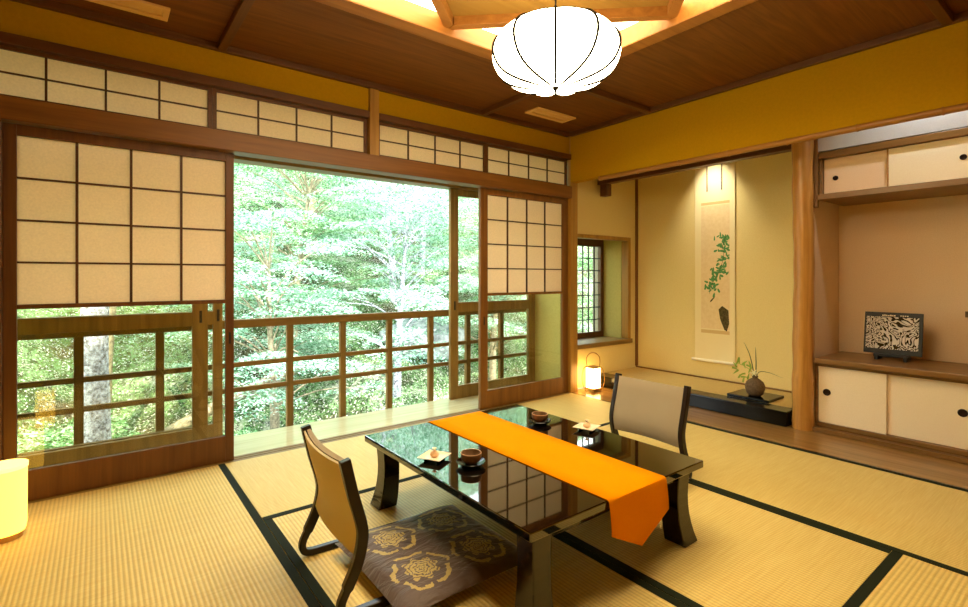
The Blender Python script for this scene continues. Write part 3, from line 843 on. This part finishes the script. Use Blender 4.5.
single('vase_tray', bx(4.156, 4.44, 1.755, 2.085, .1095, .132), 'beam', 'black lacquer tray under the round vase in the alcove', 'tray', (4.30, 1.92, .1095), bevel=.004)
vx, vy, vz = 4.25, 1.90, .133
b = bmesh.new()
lathe(b, [(0, vz), (.040, vz), (.060, vz+.018), (.073, vz+.055), (.074, vz+.080), (.062, vz+.112), (.036, vz+.134), (.020, vz+.142), (.020, vz+.152), (.025, vz+.160), (.018, vz+.160), (.014, vz+.148), (.02, vz+.13), (0, vz+.12)], (vx, vy), 36)
single('flower_vase', b, 'clay', 'round grey brown pottery vase on the black alcove tray', 'vase', (vx, vy, vz), smooth=True)

def blade(bm, pts, w):
    P = smooth_pts(pts, 5); n = len(P); rows = []
    for i, p in enumerate(P):
        q = i/(n-1); ww = w*(1-q)**.6*(.6+.8*q*(1-q))
        d = (P[min(i+1, n-1)]-P[max(i-1, 0)]).normalized(); s = d.cross(Vector((.79, .61, 0))).normalized()
        nn = d.cross(s)
        rows.append([bm.verts.new(p-s*ww), bm.verts.new(p+nn*.0015), bm.verts.new(p+s*ww), bm.verts.new(p-nn*.0015)])
    for r0, r1 in zip(rows, rows[1:]):
        for k in range(4): bm.faces.new((r0[k], r0[(k+1)%4], r1[(k+1)%4], r1[k]))
    bm.faces.new(rows[0][::-1]); bm.faces.new(rows[-1])
zb = vz+.135
rgt = Vector((.61, -.79, 0))       # towards the right as one faces the alcove
def P3(r, z, d=0): 
    p = Vector((vx, vy, 0))+rgt*r; return (p.x, p.y, z)
def flora(name, pts, w, mat_, label, cat):
    b = bmesh.new(); blade(b, pts, w); single(name, b, mat_, label, cat, (vx, vy, zb), 'stems in the alcove vase', smooth=True)
flora('iris_blade', [P3(-.004, zb), P3(-.02, .38), P3(-.045, .48), P3(-.085, .57)], .006, 'leaf_dark', 'tall dark green blade leaning left in the vase', 'leaf')
flora('iris_blade', [P3(.004, zb), P3(.008, .38), P3(.006, .47), P3(.004, .53)], .007, 'leaf_dark', 'upright dark green blade standing straight in the vase', 'leaf')
flora('drooping_blade', [P3(.008, zb), P3(.03, .325), P3(.10, .325), P3(.205, .285)], .004, 'leaf_dark', 'thin blade reaching out to the right of the vase', 'leaf')
t = thing('leafy_sprig', 'light green leafy sprig hanging left of the vase', 'sprig', (vx, vy, zb), 'stems in the alcove vase')
b = bmesh.new(); sp = smooth_pts([P3(-.006, zb), P3(-.03, .33), P3(-.08, .37), P3(-.125, .39)], 5); tube(b, sp, .0022, 6); obj('stem', b, 'leaf_light', t)
rnd = random.Random(5)
for k in range(17):
    r = rnd.uniform(-.15, -.035); z = .345+rnd.uniform(-.085, .07)+(-r-.08)*.2
    p = Vector(P3(r, z)); a = rnd.uniform(0, 2*PI)
    e = (Vector((rgt.x, rgt.y, 0))*math.cos(a)+Vector((0, 0, 1))*math.sin(a)).normalized()*.026
    b = bmesh.new(); blade(b, [p-e, p-e*.3+Vector((0, 0, .002)), p+e*.4, p+e], .011); obj('leaf', b, 'leaf_light', t, smooth=True)
t = thing('white_blossom', 'small white blossom at the mouth of the vase', 'flower', (vx, vy, zb+.02), 'stems in the alcove vase')
for k in range(6):
    a = 2*PI*k/6; e = (rgt*math.cos(a)+Vector((0, 0, 1))*math.sin(a))
    p = Vector(P3(-.012, zb+.052))+Vector((-.015, -.012, 0))
    b = bmesh.new(); blade(b, [p, p+e*.012, p+e*.024, p+e*.032], .008); obj('petal', b, 'petal', t, smooth=True)

# ================================================================== CABINETS (right)
def pull(parent, y, x, z, r):
    b = bmesh.new(); b2 = [(0, 0), (r, 0), (r, .004), (r*.75, .006), (r*.6, .003), (0, .003)]
    lathe(b, b2, (0, 0), 24); bmesh.ops.rotate(b, verts=b.verts, cent=(0,0,0), matrix=Matrix.Rotation(-PI/2, 3, 'Y'))
    bmesh.ops.translate(b, verts=b.verts, vec=(x, y, z))
    obj('round_pull', b, 'metal', parent, smooth=True)
t = thing('low_cabinet', 'low wall cabinet with two white sliding doors', 'cabinet', (4.35, .92, .002))
obj('body', boxes([(4.10, 4.59, .42, .44, .032, .484), (4.10, 4.59, 1.40, 1.418, .032, .484), (4.10, 4.59, .44, 1.40, .032, .06), (4.57, 4.59, .44, 1.40, .06, .46), (4.10, 4.59, .44, 1.40, .462, .484)]), 'shelf_y', t, .002)
d = obj('sliding_door', bx(4.112, 4.128, 1.005, 1.398, .062, .46), 'door_white', t, .002); pull(d, 1.345, 4.112, .28, .024)
d = obj('sliding_door', bx(4.134, 4.150, .50, 1.02, .062, .46), 'door_white', t, .002); pull(d, .64, 4.134, .28, .024)
single('counter_board', bx(4.055, 4.598, .41, 1.409, .486, .522), 'shelf_y', 'brown wooden counter board on top of the low cabinet', 'shelf board', (4.33, .91, .486), bevel=.005)
t = thing('wall_cabinet', 'upper wall cabinet with two pale sliding doors above the counter', 'cabinet', (4.35, .9, 1.65))
obj('body', boxes([(4.08, 4.59, .42, 1.392, 1.65, 1.69), (4.09, 4.59, .42, 1.392, 1.945, 1.99), (4.11, 4.59, 1.374, 1.392, 1.69, 1.945), (4.11, 4.59, .42, .44, 1.69, 1.945), (4.57, 4.59, .44, 1.374, 1.69, 1.945)]), 'shelf_y', t, .003)
d = obj('sliding_door', bx(4.138, 4.152, .975, 1.372, 1.692, 1.942), 'door_pink', t, .002); pull(d, 1.30, 4.138, 1.80, .017)
d = obj('sliding_door', bx(4.118, 4.132, .46, .995, 1.692, 1.942), 'door_white', t, .002); pull(d, .635, 4.118, 1.82, .017)
obj('door_edge', bx(4.116, 4.136, .995, 1.004, 1.692, 1.942), 'bamboo', t)

t = thing('display_panel', 'dark display panel with white swirling picture on the counter', 'display', (4.36, 1.04, .523))
tl = Matrix.Translation((4.35, 1.035, .565)) @ Matrix.Rotation(.14, 4, 'Y')
def tilt(bm): bmesh.ops.transform(bm, matrix=tl, verts=bm.verts); return bm
obj('frame', tilt(bx(0, .014, -.162, .162, 0, .29)), 'black', t, .003)
obj('picture', tilt(bx(-.0016, -.0004, -.142, .15, .034, .258)), 'screen', t)
b = bmesh.new(); rnd = random.Random(9)
y = .06
for k in range(7):                                                        # faint title strokes
    w = rnd.uniform(.006, .011); box(b, -.0014, -.0004, y-w, y, .264, .264+rnd.uniform(.006, .011)); y -= w+.003
for k in range(4): box(b, -.0014, -.0004, -.04-.012*k-.008, -.04-.012*k, .266, .271)
obj('title_marks', tilt(b), 'door_white', t)
obj('stand', boxes([(4.322, 4.43, .945, .965, .523, .56), (4.322, 4.43, 1.105, 1.125, .523, .56), (4.335, 4.365, .935, 1.135, .545, .564)]), 'black', t, .003)
single('wall_socket', bx(4.592, 4.5995, .668, .70, .83, .87), 'clay', 'small brown wall plate above the counter at the right edge', 'wall plate', (4.6, .685, .85), bevel=.002)

# hidden lamps of the alcoves: real fittings behind the lintels
def spot_fitting(label, loc):
    t = thing('spot_lamp', label, 'spot lamp', loc)
    b = bmesh.new(); lathe(b, [(0, loc[2]), (.035, loc[2]), (.035, loc[2]-.07), (.03, loc[2]-.07), (.03, loc[2]-.02), (0, loc[2]-.02)], loc[:2], 24); obj('can', b, 'ivory', t, smooth=True)
    b = bmesh.new(); lathe(b, [(0, loc[2]-.022), (.026, loc[2]-.022), (.02, loc[2]-.05), (0, loc[2]-.056)], loc[:2], 24); obj('bulb', b, 'white_bulb', t, smooth=True)
spot_fitting('ceiling spot hidden behind the alcove lintel over the scroll', (4.46, 2.48, H-.001))
def lamp(name, kind, loc, energy, col, **kw):
    l = bpy.data.lights.new(name, kind); l.energy = energy; l.color = col
    for k, v in kw.items(): setattr(l, k, v)
    o = bpy.data.objects.new(name, l); C.objects.link(o); o.location = loc; return o
def aim(o, p): o.rotation_euler = (Vector(p)-o.location).to_track_quat('-Z', 'Y').to_euler()
o = lamp('alcove_spot_light', 'SPOT', (4.46, 2.48, H-.075), 34, (1, .9, .7), spot_size=1.25, spot_blend=1.0, shadow_soft_size=.03); aim(o, (4.72, 2.48, 1.6))
o = lamp('cabinet_down_light', 'SPOT', (3.80, .75, H-.01), 13, (.94, .97, 1), spot_size=2.4, spot_blend=.6, shadow_soft_size=.04); aim(o, (4.0, .8, 1.2))

# ================================================================== OUTSIDE
def gz(x, y):
    base = -2.3 if y < 7 else -2.3+(y-7)*.62
    base += max(0, y-13)*.12
    return base+.35*math.sin(x*.7+y*.4)+.2*math.sin(x*1.9-y*.8)+.10*math.sin(3.1*x+2.3*y)
b = bmesh.new(); NX, NY = 110, 90; G = []
for j in range(NY+1):
    row = []
    for i in range(NX+1):
        x = -12+44*i/NX; y = 4.0+32*j/NY
        row.append(b.verts.new((x, y, gz(x, y)+random.uniform(-.06, .06))))
    G.append(row)
for j in range(NY):
    for i in range(NX): b.faces.new((G[j][i], G[j][i+1], G[j+1][i+1], G[j+1][i]))
struct('ground', b, 'ground', smooth=True)

def leaf_mesh(name, clusters, n, size, seed, droop=.25):
    """clusters: (centre, rx, ry, rz); n leaves in all, each a small folded leaf"""
    rnd = random.Random(seed); vs = []; fs = []
    wts = [c[1]*c[2] for c in clusters]
    for _ in range(n):
        c = rnd.choices(clusters, wts)[0]
        a = rnd.uniform(0, 2*PI); r = math.sqrt(rnd.random())
        x = c[0][0]+c[1]*r*math.cos(a); y = c[0][1]+c[2]*r*math.sin(a)
        z = c[0][2]+c[3]*rnd.gauss(0, .5)-droop*r*r*c[1]
        s = size*rnd.uniform(.6, 1.3); az = rnd.uniform(0, 2*PI); tl = rnd.gauss(0, .32)
        d = Vector((math.cos(az), math.sin(az), tl)); d.normalize()
        w = Vector((-math.sin(az), math.cos(az), rnd.gauss(0, .4))); w.normalize()
        p = Vector((x, y, z)); k = len(vs)
        vs += [p-d*s*.5, p+w*s*.27-d*s*.02-Vector((0, 0, s*.1)), p+d*s*.8, p-w*s*.27-d*s*.02-Vector((0, 0, s*.1))]
        fs += [(k, k+1, k+2), (k, k+2, k+3)]
    me = bpy.data.meshes.new(name); me.from_pydata([tuple(v) for v in vs], [], fs); me.update(); return me

def maple_proto(seed, mat_i, n, hgt, spread):
    rnd = random.Random(seed)
    tr = bmesh.new(); top = Vector((rnd.uniform(-.4, .4), rnd.uniform(-.6, -.1), hgt*.75))
    tp = smooth_pts([(0, 0, -.3), (top.x*.2, top.y*.2, hgt*.25), (top.x*.7, top.y*.6, hgt*.5), tuple(top)], 4)
    tube(tr, tp, [.09*(1-.8*i/(len(tp)-1)) for i in range(len(tp))], 8)
    cl = []; br = []
    for k in range(40):
        h = hgt*rnd.uniform(.22, 1.0); a = rnd.uniform(0, 2*PI); L = spread*rnd.uniform(.35, 1)*(1.1-.5*h/hgt)
        e = Vector((top.x*h/hgt+L*math.cos(a), top.y*h/hgt+L*math.sin(a), h+rnd.uniform(-.1, .25)))
        q = min(len(tp)-1, int(len(tp)*min(.98, h*.8/hgt/.78)))
        bm = bmesh.new(); s = tp[q]
        tube(bm, smooth_pts([tuple(s), tuple((s+e)/2+Vector((0, 0, .12))), tuple(e)], 3), [.018-.013*i/6 for i in range(7)], 5)
        br.append(bm)
        for c in range(3):
            cl.append((e+Vector((rnd.uniform(-.5, .5), rnd.uniform(-.5, .5), rnd.uniform(-.12, .12))), rnd.uniform(.22, .6), rnd.uniform(.22, .6), .035))
    return tr, br, leaf_mesh('foliage', cl, n, .046, seed), mat_i

def build_tree(label, seed, mat_i, n, hgt, spread, bark):
    tr, br, fo, mi = maple_proto(seed, mat_i, n, hgt, spread)
    t = thing('maple_tree', label, 'tree', (0, 0, 0), 'maple trees on the slope outside')
    tk = obj('trunk', tr, bark, t, smooth=True)
    for bm in br: obj('branch', bm, bark, tk, smooth=True)
    o = bpy.data.objects.new('foliage', fo); C.objects.link(o); o.parent = t; fo.materials.append(MT['leaves'][mi])
    return t
protos = [build_tree('', 21, 0, 30000, 3.8, 1.7, 'bark_brown'), build_tree('', 33, 0, 30000, 4.2, 1.9, 'bark_grey'), build_tree('', 45, 1, 30000, 3.6, 1.8, 'bark_brown')]
trees = [  # proto, x, y, rot, scale, label
 (0, 2.3, 8.6, 0.3, 1.0, 'pale mint maple filling the left part of the open window'),
 (1, 4.4, 8.4, 1.7, 1.0, 'pale mint maple in the middle of the open window above the railing'),
 (0, 6.6, 8.3, 3.0, 1.05, 'maple seen through the narrow glass beside the right screen'),
 (2, 3.2, 10.6, 0.9, 1.1, 'fresh green maple behind the foliage at the upper left of the window'),
 (1, 5.6, 10.8, 4.0, 1.1, 'maple higher on the slope in the middle of the window'),
 (2, 8.3, 10.4, 2.2, 1.1, 'maple higher on the slope towards the right screen'),
 (0, 4.6, 13.4, 5.0, 1.2, 'maple near the top edge of the window, left of the middle'),
 (1, 8.0, 13.6, 0.5, 1.2, 'maple near the top edge of the window, right of the middle'),
 (2, 9.4, 8.0, 1.2, 1.1, 'maple outside the small alcove window'),
 (2, .9, 12.5, 3.6, 1.1, 'fresh green maple glimpsed above the railing at the far left'),
]
for i, (k, x, y, r, s, lb) in enumerate(trees):
    src = protos[k]
    if not src['label']: o = src; o['label'] = lb; o.location = (x, y, gz(x, y)); o.rotation_euler = (0, 0, r)
    else: o = dup(src, (x, y, gz(x, y)), r, lb)
    o.scale = (s, s, s)

# the big grey trunk seen through the left glass
t = thing('old_tree', 'thick mottled grey tree trunk seen through the left glass', 'tree', (.0, 6.2, -2.4))
b = bmesh.new(); pts = smooth_pts([(.0, 6.2, -2.6), (-.01, 6.2, -1.0), (-.03, 6.2, .4), (-.02, 6.25, 1.4), (-.1, 6.3, 3.2), (-.2, 6.4, 5.2)], 6)
rr = random.Random(2); tube(b, pts, [(.14-.002*i)*(1+rr.uniform(-.05, .05)) for i in range(len(pts))], 18); obj('trunk', b, 'bark_grey', t, smooth=True)
cl = [(Vector((.1+rr.uniform(-1.3, 1.3), 6.4+rr.uniform(-.9, .9), rr.uniform(3.4, 5.2))), .6, .6, .15) for _ in range(14)]
fo = leaf_mesh('foliage', [(c[0]-Vector((.0, 6.2, -2.4)),)+c[1:] for c in cl], 3000, .1, 71); o = bpy.data.objects.new('foliage', fo); C.objects.link(o); o.parent = t; fo.materials.append(MT['leaves'][1])
t = thing('young_tree', 'slim tan trunk beside the thick grey one', 'tree', (.05, 8.6, -1.5))
b = bmesh.new(); tube(b, smooth_pts([(.05, 8.6, -2.0), (.1, 8.6, 0), (.17, 8.55, 1.2), (.3, 8.6, 3.6)], 6), .07, 10); obj('trunk', b, 'bark_brown', t, smooth=True)
cl = [(Vector((rr.uniform(-1, 1), rr.uniform(-.7, .7), rr.uniform(4.6, 6.4))), .6, .6, .15) for _ in range(12)]
fo = leaf_mesh('foliage', cl, 2500, .1, 72); o = bpy.data.objects.new('foliage', fo); C.objects.link(o); o.parent = t; fo.materials.append(MT['leaves'][0])

# bushes and ferns near the house
def bush_proto(seed, mat_i, n, r):
    rnd = random.Random(seed); cl = []
    for k in range(16):
        a = rnd.uniform(0, 2*PI); q = r*math.sqrt(rnd.random()); cl.append((Vector((q*math.cos(a), q*math.sin(a), .25+.8*r*(1-q*q/r/r)*rnd.uniform(.5, 1))), .32, .32, .07))
    t = thing('leafy_bush', '', 'bush', (0, 0, 0), 'low bushes below the railing')
    fo = leaf_mesh('foliage', cl, n, .06, seed, .5); o = bpy.data.objects.new('foliage', fo); C.objects.link(o); o.parent = t; fo.materials.append(MT['leaves'][mat_i])
    for k in range(4):
        a = rnd.uniform(0, 2*PI); b = bmesh.new(); tube(b, [(0, 0, -.15), (.3*math.cos(a), .3*math.sin(a), .45)], [.02, .008], 6); obj('stem', b, 'bark_brown', t)
    return t
bp = [bush_proto(81, 0, 5200, .8), bush_proto(82, 1, 5200, .8), bush_proto(83, 2, 5200, .75)]
bushes = [(1, -.9, 6.6, 'low bush at the far left behind the lamp reflection'), (2, .75, 6.0, 'deep green bush right of the grey trunk in the left glass'),
 (0, 1.7, 6.4, 'pale bush below the railing at the left of the opening'), (2, 1.5, 7.9, 'dark bush behind the railing at the left of the opening'),
 (0, 2.7, 6.1, 'bright mint bush below the railing behind the table'), (1, 3.6, 6.4, 'green bush below the railing in the middle'),
 (0, 4.5, 6.0, 'bright bush below the railing by the sliding window'), (2, 5.4, 6.5, 'deep green bush behind the lower glass of the right screen'),
 (0, 6.4, 6.2, 'pale bush at the right behind the lower glass'), (1, -.3, 8.2, 'green bush up the slope left of the grey trunk'),
 (1, 7.6, 6.6, 'bush low behind the small alcove window')]
for k, x, y, lb in bushes:
    src = bp[k]; z = gz(x, y)+.1
    if not src['label']: o = src; o['label'] = lb; o.location = (x, y, z)
    else: o = dup(src, (x, y, z), x*2.1, lb)
    o.scale = (1.15, 1.15, 1.15)
# fallen log, rocks
b = bmesh.new(); tube(b, smooth_pts([(.2, 8.3, gz(.2, 8.3)+.15), (1.6, 8.8, gz(1.6, 8.8)+.5), (3.2, 9.3, gz(3.2, 9.3)+.75)], 5), .09, 10)
single('fallen_log', b, 'bark_brown', 'fallen brown log lying across the slope behind the railing', 'log', (.2, 8.3, gz(.2, 8.3)), smooth=True)
def rock(x, y, r, seed, lb):
    b = bmesh.new(); bmesh.ops.create_icosphere(b, subdivisions=3, radius=r); rnd = random.Random(seed); ph = [rnd.uniform(0, 6) for _ in range(6)]
    for v in b.verts:
        n = v.co/r; v.co *= 1+.14*math.sin(3*n.x+ph[0])+.12*math.sin(4*n.y+ph[1])+.08*math.sin(7*n.z+ph[2]); v.co.z *= .65
    bmesh.ops.translate(b, verts=b.verts, vec=(x, y, gz(x, y)+r*.3)); single('rock', b, 'rock', lb, 'rock', (x, y, gz(x, y)), 'rocks on the slope', smooth=True)
rock(1.35, 6.9, .32, 1, 'blue grey rock low behind the railing at the left of the opening')
rock(5.5, 9.3, .8, 2, 'pale boulder on the slope at the right of the open window')
rock(4.1, 7.3, .4, 3, 'pale rock behind the railing in the middle of the window')
rock(-.55, 8.6, .22, 4, 'boulder on the slope seen through the left glass')

# ================================================================== LIGHT, SKY, CAMERA
o = lamp('sun', 'SUN', (0, -5, 10), 11.0, (1, .97, .88), angle=.03)
o.rotation_euler = Vector((.22, .62, -.75)).to_track_quat('-Z', 'Y').to_euler()
w = bpy.data.worlds.new('sky'); S.world = w; w.use_nodes = True; nt = w.node_tree; nt.nodes.clear()
out = nt.nodes.new('ShaderNodeOutputWorld'); bg = nt.nodes.new('ShaderNodeBackground')
tc = nt.nodes.new('ShaderNodeTexCoord'); sp = nt.nodes.new('ShaderNodeSeparateXYZ'); nt.links.new(tc.outputs['Generated'], sp.inputs[0])
nt.links.new(ramp(nt, sp.outputs['Z'], [(0, (232, 238, 220)), (.35, (222, 236, 240)), (1, (190, 214, 240))]), bg.inputs[0])
bg.inputs[1].default_value = 6.3
nt.links.new(bg.outputs[0], out.inputs[0])

cam = bpy.data.cameras.new('camera'); co = bpy.data.objects.new('camera', cam); C.objects.link(co); S.camera = co
cam.sensor_width = 36; cam.sensor_fit = 'HORIZONTAL'; cam.lens = 502/968*36; cam.shift_y = -26.5/968; cam.clip_start = .02
co.location = (0, 0, 1.1); co.rotation_euler = (PI/2, 0, -math.atan2(math.sin(math.atan((1137-484)/502)), 1)*0 - (PI/2-math.atan((1137-484)/502)))
S.view_settings.view_transform = 'Standard'; S.view_settings.look = 'None'; S.view_settings.gamma = 1; S.view_settings.exposure = .55
S.view_settings.use_curve_mapping = False
S.cycles.use_denoising = True; S.cycles.max_bounces = 10; S.cycles.diffuse_bounces = 5; S.cycles.transparent_max_bounces = 16
S.cycles.sample_clamp_indirect = 8; S.cycles.caustics_reflective = False
